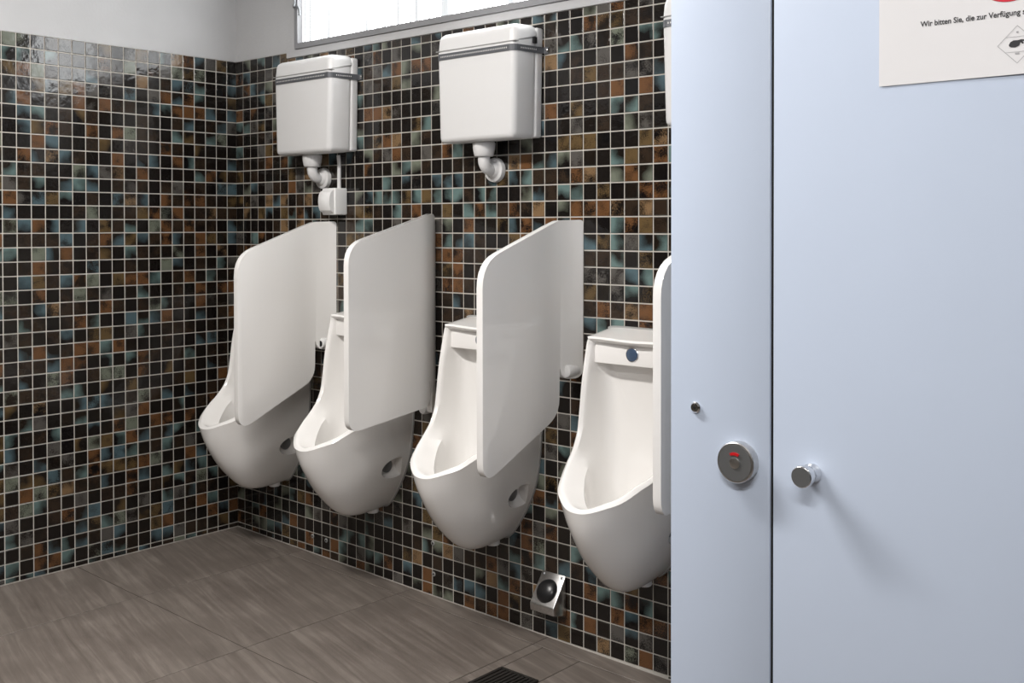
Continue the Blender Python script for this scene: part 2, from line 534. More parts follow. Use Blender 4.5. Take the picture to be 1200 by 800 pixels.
# ------------------------------------------------------------------ ceiling lamps (out of view above)
def ceiling_lamp(x, y, label, power):
    r = empty('ceiling_lamp', (x, y, ZC))
    tag(r, label, 'lamp')
    box_obj('housing', -0.66, 0.66, -0.11, 0.11, -0.05, 0.0, M['plastic'], r, 0.008, 2)
    box_obj('diffuser', -0.63, 0.63, -0.09, 0.09, -0.075, -0.0501, M['tubeglow'], r, 0.01, 2)
    ld = bpy.data.lights.new('lamp_light', 'AREA')
    ld.shape = 'RECTANGLE'
    ld.size, ld.size_y = 1.26, 0.18
    ld.energy = power
    ld.color = (1.0, 0.965, 0.93)
    lo = link(bpy.data.objects.new('lamp_light', ld))
    lo.parent = r
    lo.location = (0, 0, -0.080)
ceiling_lamp(1.70, -1.90, 'white ceiling lamp over the urinal aisle', LAMP_POWER)
ceiling_lamp(3.9, -3.15, 'white ceiling lamp in front of the cubicle door', LAMP_POWER * 0.62)

# ------------------------------------------------------------------ urinals
# stations round half of the rim, from the hood's top centre down to the lip: (x, depth, z)
R_ = [(0, 0.128, 0.981), (0.146, 0.125, 0.985), (0.163, 0.122, 0.974), (0.166, 0.128, 0.945), (0.165, 0.15, 0.85), (0.164, 0.166, 0.745), (0.163, 0.176, 0.7), (0.161, 0.2, 0.655), (0.155, 0.24, 0.616), (0.138, 0.281, 0.594), (0.112, 0.331, 0.565), (0.073, 0.367, 0.547), (0.036, 0.388, 0.534), (0, 0.393, 0.53)]
O_ = [(0, 0, 1.003), (0.152, 0, 1.003), (0.168, 0, 0.988), (0.17, 0, 0.945), (0.169, 0, 0.86), (0.168, 0, 0.75), (0.166, 0, 0.695), (0.164, 0, 0.64), (0.159, 0, 0.575), (0.145, 0, 0.48), (0.114, 0, 0.398), (0.074, 0, 0.33), (0.034, 0, 0.278), (0, 0, 0.262)]
LOW1 = {8: (0.1596, 0.182, 0.6068), 9: (0.1428, 0.233, 0.5452), 10: (0.1144, 0.2864, 0.5), 11: (0.0764, 0.3318, 0.4732), 12: (0.0368, 0.3586, 0.457), 13: (0.0, 0.367, 0.4518)}
LOW2 = {8: (0.1621, 0.122, 0.5938), 9: (0.1463, 0.1605, 0.5007), 10: (0.1184, 0.2069, 0.421), 11: (0.0829, 0.2508, 0.3712), 12: (0.0418, 0.2826, 0.3485), 13: (0.0, 0.2925, 0.3423)}
LOW3 = {8: (0.162, 0.06, 0.582), 9: (0.148, 0.08, 0.486), 10: (0.118, 0.105, 0.398), 11: (0.079, 0.145, 0.32), 12: (0.038, 0.172, 0.272), 13: (0, 0.184, 0.26)}
NS = len(R_)
def mixs(a, b, t): return tuple(a[i] + (b[i] - a[i]) * t for i in range(3))
def low(d, t): return [d.get(i, mixs(R_[i], O_[i], t)) for i in range(NS)]
RI = [(0.0, 0.124, 0.968), (0.134, 0.121, 0.972), (0.147, 0.118, 0.962), (0.149, 0.124, 0.94), (0.148, 0.146, 0.85), (0.147, 0.162, 0.747), (0.146, 0.172, 0.704), (0.144, 0.195, 0.661), (0.138, 0.233, 0.624), (0.121, 0.271, 0.605), (0.097, 0.315, 0.577), (0.063, 0.345, 0.558), (0.031, 0.364, 0.543), (0.0, 0.37, 0.537)]
NB = [(0, 1, 0)] * 6 + [(0, 1, .1), (0, .85, .5), (0, .65, .75), (0, .4, .9), (0, .2, 1), (0, .1, 1), (0, .1, 1), (0, .1, 1)]
CREST = [tuple((R_[i][k] + RI[i][k]) / 2 + NB[i][k] * .006 for k in range(3)) for i in range(NS)]
I1 = [(0.0, 0.095, 0.957), (0.125, 0.093, 0.958), (0.14, 0.09, 0.95), (0.1431, 0.094, 0.93), (0.1421, 0.112, 0.85), (0.1411, 0.1242, 0.747), (0.1391, 0.1326, 0.6945), (0.1351, 0.1578, 0.6405), (0.1137, 0.186, 0.6074), (0.0962, 0.2225, 0.5871), (0.0704, 0.2627, 0.56), (0.0438, 0.2934, 0.5376), (0.0211, 0.3108, 0.5235), (0.0, 0.3165, 0.5179)]
I1b = [(0.0, 0.088, 0.945), (0.122, 0.087, 0.945), (0.137, 0.084, 0.936), (0.1402, 0.087, 0.92), (0.1392, 0.098, 0.845), (0.1372, 0.1044, 0.742), (0.1342, 0.1132, 0.686), (0.1272, 0.1386, 0.622), (0.1049, 0.174, 0.5648), (0.0898, 0.214, 0.5352), (0.067, 0.2554, 0.508), (0.0418, 0.2868, 0.4872), (0.0205, 0.3036, 0.474), (0.0, 0.309, 0.4688)]
I2 = [(0.0, 0.066, 0.9), (0.1, 0.066, 0.9), (0.118, 0.067, 0.895), (0.1236, 0.068, 0.87), (0.1276, 0.072, 0.83), (0.1276, 0.0772, 0.74), (0.1246, 0.0836, 0.672), (0.1166, 0.1048, 0.592), (0.1048, 0.146, 0.5174), (0.0914, 0.184, 0.4826), (0.0712, 0.2282, 0.458), (0.0472, 0.2624, 0.4436), (0.0234, 0.2788, 0.434), (0.0, 0.284, 0.4304)]
I3 = [(0, 0.055, 0.82), (0.07, 0.055, 0.82), (0.085, 0.056, 0.815), (0.092, 0.056, 0.8), (0.098, 0.057, 0.78), (0.1, 0.059, 0.72), (0.1, 0.063, 0.655), (0.097, 0.075, 0.575), (0.09, 0.105, 0.49), (0.081, 0.14, 0.445), (0.065, 0.178, 0.418), (0.043, 0.208, 0.404), (0.022, 0.222, 0.398), (0, 0.226, 0.396)]
I4 = [(0, 0.05, 0.74), (0.035, 0.05, 0.74), (0.042, 0.05, 0.737), (0.047, 0.05, 0.73), (0.05, 0.05, 0.72), (0.052, 0.05, 0.68), (0.055, 0.052, 0.63), (0.055, 0.058, 0.55), (0.052, 0.075, 0.46), (0.046, 0.1, 0.42), (0.036, 0.12, 0.402), (0.022, 0.136, 0.394), (0.011, 0.144, 0.39), (0, 0.146, 0.388)]

def half_curve(st, per=5):
    p = [Vector((x, -d, z)) for x, d, z in st]
    e0, e1 = p[1].copy(), p[-2].copy()
    e0.x *= -1; e1.x *= -1
    q = [e0] + p + [e1]
    out = []
    for i in range(1, len(q) - 2):
        for k in range(per):
            out.append(catmull(q[i - 1], q[i], q[i + 1], q[i + 2], k / per))
    out.append(p[-1])
    out[0].x = 0
    return out
def full_loop(st):
    h = half_curve(st)
    return h + [Vector((-p.x, p.y, p.z)) for p in h[-2:0:-1]]
def densify(loops, per):
    L = [loops[0]] + loops + [loops[-1]]
    out = []
    for i in range(1, len(L) - 2):
        for k in range(per):
            out.append([catmull(a, b, c, d, k / per) for a, b, c, d in zip(L[i - 1], L[i], L[i + 1], L[i + 2])])
    out.append(loops[-1])
    return out

def urinal_shell():
    bm = bmesh.new()
    outer = densify([full_loop(s) for s in (O_, low(LOW3, .75), low(LOW2, .5), low(LOW1, .25), R_)], 4)
    rim = densify([full_loop(s) for s in (R_, CREST, RI)], 3)
    inner1 = densify([full_loop(s) for s in (RI, I1)], 3)
    inner2 = [full_loop(I1b)]
    inner3 = densify([full_loop(s) for s in (I1b, I2, I3, I4)], 3)
    loops = outer + rim[1:] + inner1[1:] + inner2 + inner3[1:]
    vs_ = [[bm.verts.new(p) for p in lp] for lp in loops]
    n = len(vs_[0])
    for a, b in zip(vs_, vs_[1:]):
        for i in range(n):
            bm.faces.new((a[i], a[(i + 1) % n], b[(i + 1) % n], b[i]))
    c = bm.verts.new((0, -.052, .58))
    last = vs_[-1]
    for i in range(n):
        bm.faces.new((last[i], last[(i + 1) % n], c))
    bm.faces.new(vs_[0][::-1])           # flat back against the wall
    return bm

def applied_mesh(o):
    dg = bpy.context.evaluated_depsgraph_get()
    return bpy.data.meshes.new_from_object(o.evaluated_get(dg))

def make_urinal():
    root = empty('urinal')
    shell = mesh_obj('bowl_shell', urinal_shell(), M['ceramic'])
    for s in (-1, 1):                    # recessed mounting pockets low on either flank
        bm = bmesh.new()
        bmesh.ops.create_uvsphere(bm, u_segments=28, v_segments=16, radius=1)
        for v_ in bm.verts:
            v_.co = Vector((s * .138 + v_.co.x * .050, -(.062 + v_.co.y * .068), .432 + v_.co.z * .042))
        geom = bm.verts[:] + bm.edges[:] + bm.faces[:]
        r = bmesh.ops.bisect_plane(bm, geom=geom, plane_co=(0, -.034, .437), plane_no=(0, 1, .22), clear_outer=True)
        bmesh.ops.holes_fill(bm, edges=[e_ for e_ in bm.edges if e_.is_boundary])
        cut = mesh_obj('cut', bm)
        md = shell.modifiers.new('pocket', 'BOOLEAN')
        md.operation = 'DIFFERENCE'; md.solver = 'EXACT'; md.object = cut
        bpy.context.view_layer.update()
        me = applied_mesh(shell)
        shell.modifiers.clear()
        shell.data = me
        bpy.data.objects.remove(cut)
    me = shell.data
    me.polygons.foreach_set('use_smooth', [True] * len(me.polygons))
    me.set_sharp_from_angle(angle=radians(34))
    shell.parent = root
    for s in (-1, 1):                    # dark bolt inside the pocket, widened to stand in for the pocket's shade
        bm = bmesh.new()
        add_lathe(bm, [(.025, 0), (.025, .010), (.020, .013)], 'X', 24)
        if s < 0:
            for v_ in bm.verts: v_.co.x *= -1
        mesh_obj('bolt_pocket_shade', bm, M['dark_steel'], root, smooth=40, loc=(s * .092, -.078, .440))
    # sensor strip under the hood
    bm = bmesh.new()
    add_hull(bm, [(-.152, -.1115, .904), (.152, -.1115, .904), (.152, -.04, .912), (-.152, -.04, .912)],
             [(-.148, -.1075, .978), (.148, -.1075, .978), (.148, -.04, .978), (-.148, -.04, .978)])
    bevel_all(bm, .003, 3)
    panel = mesh_obj('sensor_panel', bm, M['ceramic'], root, smooth=40)
    bm = bmesh.new()
    add_lathe(bm, [(.0225, 0), (.0225, -.003), (.0205, -.0045), (.0185, -.004)], 'Y', 32)
    ring = mesh_obj('sensor_ring', bm, M['chrome'], panel, smooth=40, loc=(-.008, -.1085, .938))
    bm = bmesh.new()
    add_lathe(bm, [(.0192, -.001), (.0188, -.0052), (.014, -.0064), (.005, -.007)], 'Y', 32)
    mesh_obj('sensor_lens', bm, M['lens'], panel, smooth=60, loc=(-.008, -.1085, .938))
    # silicone seal round the back
    bm = bmesh.new()
    lp = full_loop(O_)
    cen = Vector((0, 0, .66))
    def sc(k, y): return [Vector(((p.x) * (1 + k / .165), y, .66 + (p.z - .66) * (1 + k / .36))) for p in lp]
    add_hull(bm, sc(.0045, -.0005), sc(.0035, -.006))
    mesh_obj('silicone_seal', bm, M['seal'], root, smooth=40)
    # outlet stub below
    bm = bmesh.new()
    add_lathe(bm, [(.020, .247), (.023, .250), (.023, .266), (.022, .275)], 'Z', 24)
    mesh_obj('outlet_stub', bm, M['plastic'], root, smooth=40, loc=(0, -.060, 0))
    return root

GR_U = 'urinals in a row on the mosaic wall'
U_LAB = ['white ceramic urinal next to the bare mosaic side wall',
         'white ceramic urinal standing second from the bare mosaic side wall',
         'white ceramic urinal standing third from the bare mosaic side wall',
         'white ceramic urinal beside the cubicle, its round dark sensor in view']
proto = make_urinal()
for i, x in enumerate((0.352, 0.962, 1.572, 2.182)):
    u = proto if i == 0 else copy_tree(proto)
    u.location = (x, -0.0022, 0)
    tag(u, U_LAB[i], 'urinal', GR_U)

# ------------------------------------------------------------------ privacy screens
def round_poly(pts, default=.02, seg=6):
    """pts: (d, z[, radius]) -> polygon with rounded corners."""
    out = []
    n = len(pts)
    for i, p in enumerate(pts):
        c = Vector(p[:2]); r = p[2] if len(p) > 2 else default
        a = Vector(pts[i - 1][:2]) - c; b = Vector(pts[(i + 1) % n][:2]) - c
        if r <= 0:
            out.append(c); continue
        ang = a.angle(b)
        t = min(r / math.tan(ang / 2), a.length * .48, b.length * .48)
        p1, p2 = c + a.normalized() * t, c + b.normalized() * t
        for k in range(seg + 1):
            s = k / seg
            out.append(p1 * (1 - s) ** 2 + c * 2 * s * (1 - s) + p2 * s * s)
    return out

def make_screen(profile, flare_sign, flare, thick=.024, reach=.15):
    root = empty('privacy_screen')
    bm = bmesh.new()
    poly = round_poly(profile)
    bm.faces.new([bm.verts.new((0, -p.x, p.y)) for p in poly])
    for d in [reach * k / 15 for k in range(1, 16)] + [.20, .25, .30, .35, .40]:
        bmesh.ops.bisect_plane(bm, geom=bm.verts[:] + bm.edges[:] + bm.faces[:], plane_co=(0, -d, 0), plane_no=(0, 1, 0))
    bmesh.ops.recalc_face_normals(bm, faces=bm.faces[:])
    r = bmesh.ops.extrude_face_region(bm, geom=bm.faces[:])
    for g in r['geom']:
        if isinstance(g, bmesh.types.BMVert): g.co.x -= thick
    for v_ in bm.verts:
        d = -v_.co.y
        if d < reach:
            t = 1 - d / reach
            v_.co.x += flare_sign * flare * t ** 2.3
    bmesh.ops.recalc_face_normals(bm, faces=bm.faces[:])
    es = [e_ for e_ in bm.edges if len(e_.link_faces) == 2 and e_.calc_face_angle(0) > radians(60)]
    bmesh.ops.bevel(bm, geom=es, offset=.009, segments=4, profile=.5, affect='EDGES', clamp_overlap=True)
    mesh_obj('screen_panel', bm, M['ceramic'], root, smooth=50)
    return root

PROF_A = [(0.002, 1.337, .012), (.085, 1.335, .06), (.436, 1.212, .11), (.436, .562, .045), (.088, .720, .085),
          (.086, .880, .006), (.074, .836, .03), (.004, .832, .035)]
PROF_B = [(0.002, 1.378, .06), (.442, 1.256, .09), (.442, .638, .045), (.066, .684, .035), (.066, .80, .006), (.052, .655, .01), (.002, .640, .02)]
def add_cap(root, x, d, z, hole):
    bm = bmesh.new()
    add_lathe(bm, [(.020, .030), (.020, -.012), (.0175, -.018), (.009, -.0205)], 'Y', 24)
    c = mesh_obj('screw_cap', bm, M['plastic'], root, smooth=40, loc=(x, -d, z))
    if hole:
        bm = bmesh.new()
        add_lathe(bm, [(.0115, -.010), (.0115, -.0212), (.0105, -.0215)], 'Y', 20)
        mesh_obj('screw_hole', bm, M['black'], c, smooth=40)
    return c
GR_S = 'ceramic privacy screens between the urinals'
S_LAB = ['white ceramic screen beside the urinal next to the side wall, its screw cap missing',
         'white ceramic screen without wall flange, set slightly higher than its neighbours',
         'white ceramic screen with flared wall flange and white screw cap, right of sensor cistern pair',
         'white ceramic screen edge beside the light blue cubicle panel']
S_LAB[2] = 'white ceramic screen with flared wall flange and closed white screw cap'
screens = []
for i, x in enumerate((0.652, 1.285, 1.876, 2.487)):
    if i == 1:
        s_ = make_screen(PROF_B, -1, .045, reach=.12)
        add_cap(s_, -.066, .030, .662, False)
    else:
        s_ = make_screen(PROF_A, 1, .036)
        add_cap(s_, .012, .046, .858, i == 0)
    s_.location = (x, -0.0022, 0)
    tag(s_, S_LAB[i], 'screen', GR_S)

# ------------------------------------------------------------------ cisterns
def make_cistern():
    """origin: centre of the back on the wall at the cistern's base height."""
    root = empty('cistern')
    D, h, zl = .130, .378, .330
    bm = bmesh.new()
    add_hull(bm, [(-.168, -D, .006), (.168, -D, .006), (.180, -.028, .010), (-.180, -.028, .010)],
             [(-.178, -D, zl), (.178, -D, zl), (.188, -.028, zl + .026), (-.188, -.028, zl + .026)])
    bevel_all(bm, .020, 5)
    mesh_obj('tank', bm, M['plastic'], root, smooth=40)
    bm = bmesh.new()
    add_hull(bm, [(-.182, -.034, .014), (.182, -.034, .014), (.182, 0, .014), (-.182, 0, .014)],
             [(-.190, -.034, .372), (.190, -.034, .372), (.190, 0, .372), (-.190, 0, .372)])
    bevel_all(bm, .008, 3)
    mesh_obj('back_plate', bm, M['plastic'], root, smooth=40)
    bm = bmesh.new()
    add_hull(bm, [(-.179, -D - .0005, zl - .010), (.179, -D - .0005, zl - .010), (.192, -.018, zl + .018), (-.192, -.018, zl + .018)],
             [(-.176, -D + .004, h), (.176, -D + .004, h), (.188, -.018, h + .004), (-.188, -.018, h + .004)])
    es = [e_ for e_ in bm.edges if not all(v_.co.z < zl + .02 for v_ in e_.verts)]
    bmesh.ops.bevel(bm, geom=es, offset=.026, segments=6, profile=.5, affect='EDGES', clamp_overlap=True)
    mesh_obj('lid', bm, M['plastic'], root, smooth=40)
    bm = bmesh.new()
    add_box(bm, -.1785, .1785, -D - .0012, -.10, zl - .0125, zl - .0098)
    mesh_obj('lid_seam', bm, M['seal'], root)
    # perforated strap
    z0, z1, e = .288, .309, .0016
    half = [(.157 + .0222 * sin(radians(t)), -.110 - .0222 * cos(radians(t))) for t in (0, 22.5, 45, 67.5, 90)]
    half += [(.1915, -.028), (.196, -.006), (.212, -.004)]
    path = [(-x, y) for x, y in half[::-1]] + half
    bm = bmesh.new()
    a = [bm.verts.new((x, y, z0)) for x, y in path]
    b = [bm.verts.new((x, y, z1)) for x, y in path]
    for i in range(len(path) - 1):
        bm.faces.new((a[i], a[i + 1], b[i + 1], b[i]))
    bmesh.ops.recalc_face_normals(bm, faces=bm.faces[:])
    bmesh.ops.solidify(bm, geom=bm.faces[:], thickness=.0012)
    strap = mesh_obj('strap', bm, M['strap'], root)
    bm = bmesh.new()
    zc = (z0 + z1) / 2
    def dots(p, q, gap=.0078):
        p, q = Vector(p), Vector(q)
        n = int((q - p).length / gap)
        dirv = (q - p).normalized()
        nrm = Vector((dirv.y, -dirv.x))
        if nrm.y > 0: nrm = -nrm
        for k in range(n):
            c = p + dirv * (k + .5) * gap + nrm * .0016
            vv = []
            for t in range(8):
                w = dirv * (.0021 * cos(t * pi / 4))
                vv.append(bm.verts.new((c.x + w.x, c.y + w.y, zc + .0028 * sin(t * pi / 4))))
            bm.faces.new(vv)
    dots((-.155, -D - .0022), (.155, -D - .0022))
    dots((.1797, -.106), (.1915, -.032))
    tag(mesh_obj('strap_perforation', bm, M['plastic'], strap), kind='stuff')
    for s in (-1, 1):
        bm = bmesh.new()
        add_lathe(bm, [(.006, 0), (.006, -.004), (.003, -.006)], 'Y', 12)
        mesh_obj('strap_screw', bm, M['chrome'], strap, smooth=40, loc=(s * .208, -.004, zc))
    # flush pipe: collar, bend and wall rosette
    cx, cy = -.020, -.062
    bm = bmesh.new()
    add_lathe(bm, [(.036, .008), (.039, .004), (.037, -.018), (.033, -.036), (.030, -.040)], 'Z', 32)
    mesh_obj('pipe_collar', bm, M['plastic'], root, smooth=35, loc=(cx, cy, 0))
    bm = bmesh.new()
    add_tube(bm, spline([Vector(p) for p in ((cx, cy, -.03), (cx, cy, -.05), (cx + .001, cy + .003, -.066), (cx + .001, cy + .016, -.080), (cx + .001, cy + .036, -.084), (cx, 0, -.084))], 6), .0205, 20)
    mesh_obj('flush_pipe', bm, M['plastic'], root, smooth=60)
    bm = bmesh.new()
    add_lathe(bm, [(.042, 0), (.042, -.008), (.040, -.016), (.030, -.020), (.0235, -.030)], 'Y', 32)
    mesh_obj('wall_rosette', bm, M['plastic'], root, smooth=35, loc=(cx, 0, -.084))
    return root
GR_C = 'white cisterns above the urinals'
C_LAB = ['white plastic cistern with a cable running down to a sensor box',
         'white plastic cistern with a black square slot in its side',
         'white plastic cistern mostly hidden by the light blue cubicle panel']
proto_c = make_cistern()
cist = []
for i, x in enumerate((0.632, 1.556, 2.464)):
    c = proto_c if i == 0 else copy_tree(proto_c)
    c.location = (x, -0.0025, 1.592)
    tag(c, C_LAB[i], 'cistern', GR_C)
    cist.append(c)
o = box_obj('overflow_slot', .186, .1945, -.052, -.038, .318, .338, M['black'], cist[1])

# ------------------------------------------------------------------ motion sensor box with cable
sb = empty('sensor_box', (0.712, -0.0025, 1.414))
tag(sb, 'small white motion sensor box on the mosaic below a cistern', 'sensor')
bm = bmesh.new()
add_box(bm, -.040, .040, -.062, 0, -.052, .052)
bevel_all(bm, .005, 3)
mesh_obj('housing', bm, M['sensor_plastic'], sb, smooth=40)
bm = bmesh.new()     # bulging faceted lens
rows = []
for j in range(9):
    t = -1 + 2 * j / 8
    rows.append([bm.verts.new((.034 * k, -.062 - .030 * (1 - t * t) ** .5 * (1 - .2 * k * k) if abs(t) < 1 else -.060, .047 * t)) for k in (-1, -.6, -.2, .2, .6, 1)])
for a, b in zip(rows, rows[1:]):
    for i in range(5):
        bm.faces.new((a[i], a[i + 1], b[i + 1], b[i]))
r = bmesh.ops.extrude_face_region(bm, geom=bm.faces[:])
for g in r['geom']:
    if isinstance(g, bmesh.types.BMVert): g.co.y = -.055
mesh_obj('lens', bm, M['sensor_plastic'], sb, smooth=25)
bm = bmesh.new()
add_tube(bm, [(.020, -.025, .050), (.020, -.025, .10), (.022, -.026, .15), (.022, -.030, .180)], .0075, 12)
mesh_obj('cable', bm, M['plastic'], sb, smooth=60)

# ------------------------------------------------------------------ foot push button
pb = empty('flush_button', (1.790, -0.0022, 0))
tag(pb, 'stainless steel flush button box with black rubber dome low on the mosaic', 'push button')
bm = bmesh.new()
side = [(.002, .186), (.068, .094), (.066, .070), (.0, .052)]
add_hull(bm, [(-.050, -d, z) for d, z in side], [(.050, -d, z) for d, z in side])
bevel_all(bm, .004, 3)
mesh_obj('housing', bm, M['steel'], pb, smooth=40)
fa, fb = Vector((0, -.002, .186)), Vector((0, -.068, .094))
fn = Vector((0, -(fa.z - fb.z), (fa.y - fb.y) * 1)).normalized()
if fn.y > 0: fn = -fn
rotq = Vector((0, 0, 1)).rotation_difference(fn)
def on_face(name, prof, mat, u, w, n=32):
    bm = bmesh.new()
    add_lathe(bm, prof, 'Z', n)
    o = mesh_obj(name, bm, mat, pb, smooth=40)
    o.rotation_mode = 'QUATERNION'
    o.rotation_quaternion = rotq
    p = fa.lerp(fb, w)
    o.location = (u, p.y, p.z)
    return o
dome = [(.039, -.001), (.039, .002)] + [(.0375 * cos(t * pi / 14), .003 + .017 * sin(t * pi / 14)) for t in range(0, 7)]
on_face('rubber_dome', dome, M['rubber'], 0, .56, 40)
for s in (-1, 1):
    on_face('screw', [(.0048, -.001), (.0048, .0012), (.003, .002)], M['dark_steel'], s * .038, .10, 14)

# ------------------------------------------------------------------ floor drain
dr = empty('floor_drain', (DR[0], DR[3], fz(1.88)))
tag(dr, 'square black slotted drain grate set in the stone floor', 'drain')
W = DR[1] - DR[0]
bm = bmesh.new()
b = .010
add_box(bm, 0.001, W - .001, -.001 - b, -.001, -.004, .004)
add_box(bm, 0.001, W - .001, -W + .001, -W + .001 + b, -.004, .004)
add_box(bm, 0.001, .001 + b, -W + .001 + b, -.001 - b, -.004, .004)
add_box(bm, W - .001 - b, W - .001, -W + .001 + b, -.001 - b, -.004, .004)
mesh_obj('frame', bm, M['castiron'], dr)
box_obj('sump', .005, W - .005, -W + .005, -.005, -.006, -.0015, M['black'], dr)
nb = 8
for k in range(nb):
    x = .014 + (W - .028) * (k + .5) / nb
    box_obj('grate_bar', x - .0045, x + .0045, -W + .012, -.012, -.003, .003, M['castiron'], dr)

# ------------------------------------------------------------------ old wall plugs
for i, (x, z, lab) in enumerate(((0.527, .060, 'wall plug low on the mosaic, nearer the side wall of a close pair'), (0.614, .059, 'wall plug low on the mosaic, farther from the side wall in a close pair'),
                                 (1.224, .169, 'grey wall plug in a mosaic tile, upper of two'), (1.228, .058, 'grey wall plug in a mosaic tile near the floor, lower of two'))):
    w = empty('wall_plug', (x, -.0022, z))
    tag(w, lab, 'wall plug', 'old wall plugs in the mosaic')
    bm = bmesh.new()
    add_lathe(bm, [(.0085, 0), (.0085, -.0022), (.007, -.003)], 'Y', 16)
    mesh_obj('collar', bm, M['seal'], w, smooth=40)
    bm = bmesh.new()
    add_lathe(bm, [(.004, -.0025), (.004, -.0036), (.003, -.0038)], 'Y', 12)
    mesh_obj('bore', bm, M['black'], w, smooth=40)

# ------------------------------------------------------------------ cubicle
YC = -1.400
XE, XG = 3.134, 3.2905
ZP0, ZP1 = 0.06, 2.10
pn = empty('cubicle_divider', (XE, YC, 0))
tag(pn, 'narrow light blue cubicle panel with round steel lock showing red', 'cubicle panel')
box_obj('board', 0, XG - XE - .0025, 0, .030, ZP0, ZP1, M['laminate'], pn, .0015, 2)
box_obj('gap_shade_strip', XG - XE - .0024, XG - XE + .0018, .0035, .030, ZP0, ZP1, M['black'], pn)  # black strip put in for the shade inside the open gap
for xx in (.05,):
    bm = bmesh.new()
    zf = fz(XE + xx)
    add_lathe(bm, [(.028, zf), (.028, zf + .008), (.011, zf + .012), (.011, ZP0 + .005)], 'Z', 24)
    mesh_obj('foot', bm, M['steel'], pn, smooth=35, loc=(xx, .015, 0))
lock = None
bm = bmesh.new()
add_lathe(bm, [(.0275, 0), (.0275, -.0135), (.0262, -.015), (.0245, -.0152)], 'Y', 48)
lock = mesh_obj('lock_rosette', bm, M['steel'], pn, smooth=35, loc=(3.2445 - XE, 0, .9995))
bm = bmesh.new()
add_lathe(bm, [(.0245, -.0150), (.0244, -.0156)], 'Y', 48)
mesh_obj('lock_face', bm, M['dark_steel'], lock, smooth=35)
bm = bmesh.new()
arc = [(.0142 * cos(radians(120 - 60 * k / 8)), .0142 * sin(radians(120 - 60 * k / 8))) for k in range(9)]
arc += [(.0105 * cos(radians(60 + 60 * k / 8)), .0105 * sin(radians(60 + 60 * k / 8))) for k in range(9)]
add_hull(bm, [(x, -.0150, z) for x, z in arc], [(x, -.0170, z) for x, z in arc])
mesh_obj('red_indicator', bm, M['red'], lock)
bm = bmesh.new()
add_lathe(bm, [(.0075, -.0155), (.0075, -.0166), (.0060, -.0170)], 'Y', 24)
mesh_obj('lock_core', bm, M['steel'], lock, smooth=35)
bm = bmesh.new()
add_lathe(bm, [(.0078, 0), (.0078, -.002), (.0058, -.0042), (.003, -.0045)], 'Y', 24)
sc = mesh_obj('panel_screw', bm, M['chrome'], pn, smooth=35, loc=(3.1755 - XE, 0, 1.0645))
bm = bmesh.new()
add_lathe(bm, [(.0026, -.0042), (.0026, -.0047), (.0018, -.0048)], 'Y', 6)
mesh_obj('hex_socket', bm, M['black'], sc)

door = empty('cubicle_door', (XG, YC, 0))
tag(door, 'wide light blue cubicle door with steel knob and paper notice on it', 'cubicle door')
DW = 0.66
box_obj('board', .0020, DW, 0, .030, ZP0 + .06, ZP1, M['laminate'], door, .0015, 2)
bm = bmesh.new()
add_lathe(bm, [(.0125, 0), (.0125, -.004), (.0105, -.0065), (.0098, -.010), (.0112, -.015), (.0128, -.019), (.0140, -.023), (.0140, -.031), (.0132, -.0325), (.0125, -.0327)], 'Y', 40)
kn = mesh_obj('knob', bm, M['chrome'], door, smooth=50, loc=(3.3480 - XG, 0, .9995))
bm = bmesh.new()
add_lathe(bm, [(.0127, -.0324), (.0124, -.0331)], 'Y', 40)
mesh_obj('knob_face', bm, M['dark_steel'], kn, smooth=35)
# next fixed panel and side wall of the cubicle
p2 = empty('cubicle_divider', (XG + DW + .004, YC, 0))
tag(p2, 'light blue cubicle panel on the hinge side of the door', 'cubicle panel')
box_obj('board', 0, XR - (XG + DW + .004) - .002, 0, .030, ZP0, ZP1, M['laminate'], p2, .0015, 2)
o = box_obj('cubicle_divider', XE + .002, XE + .032, YC + .031, -.004, ZP0, ZP1, M['laminate'], None, .0015, 2)
tag(o, 'light blue side panel between the urinals and the cubicle', 'cubicle panel')

# ------------------------------------------------------------------ paper notice
nt_ = empty('notice', (3.434, YC - .0008, 1.4865))
tag(nt_, 'white printed paper notice taped to the light blue cubicle door', 'notice')
PW, PH = .297, .210
bm = bmesh.new()
NX, NZ = 12, 8
g = [[bm.verts.new((PW * i / NX, -.0004 - .0045 * max(0, (i / NX - .25)) ** 1.3 * (1 - j / NZ) ** 2, PH * j / NZ)) for i in range(NX + 1)] for j in range(NZ + 1)]
for j in range(NZ):
    for i in range(NX):
        bm.faces.new((g[j][i], g[j][i + 1], g[j + 1][i + 1], g[j + 1][i]))
bmesh.ops.recalc_face_normals(bm, faces=bm.faces[:])
bmesh.ops.solidify(bm, geom=bm.faces[:], thickness=.0002)
mesh_obj('sheet', bm, M['paper'], nt_, smooth=60)
def sheet_y(x, z):
    i, j = x / PW, z / PH
    return -.0004 - .0045 * max(0, (i - .25)) ** 1.3 * (1 - j) ** 2 - .00035
cu = bpy.data.curves.new('notice_text', 'FONT')
cu.body = 'Wir bitten Sie, die zur Verf\u00fcgung st'
cu.size = .0100
cu.offset = .00022
cu.fill_mode = 'FRONT'
to = link(bpy.data.objects.new('notice_text_curve', cu))
bpy.context.view_layer.update()
tm = applied_mesh(to)
bpy.data.objects.remove(to)
wmax = max(v_.co.x for v_ in tm.vertices)
for v_ in tm.vertices:
    x, z = .0505 + v_.co.x * (.1195 / wmax), .0665 + v_.co.y * .9
    v_.co = (x, sheet_y(x, z), z)
tm.materials.clear()
tm.materials.append(M['ink'])
to = link(bpy.data.objects.new('printed_text', tm))
to.parent = nt_
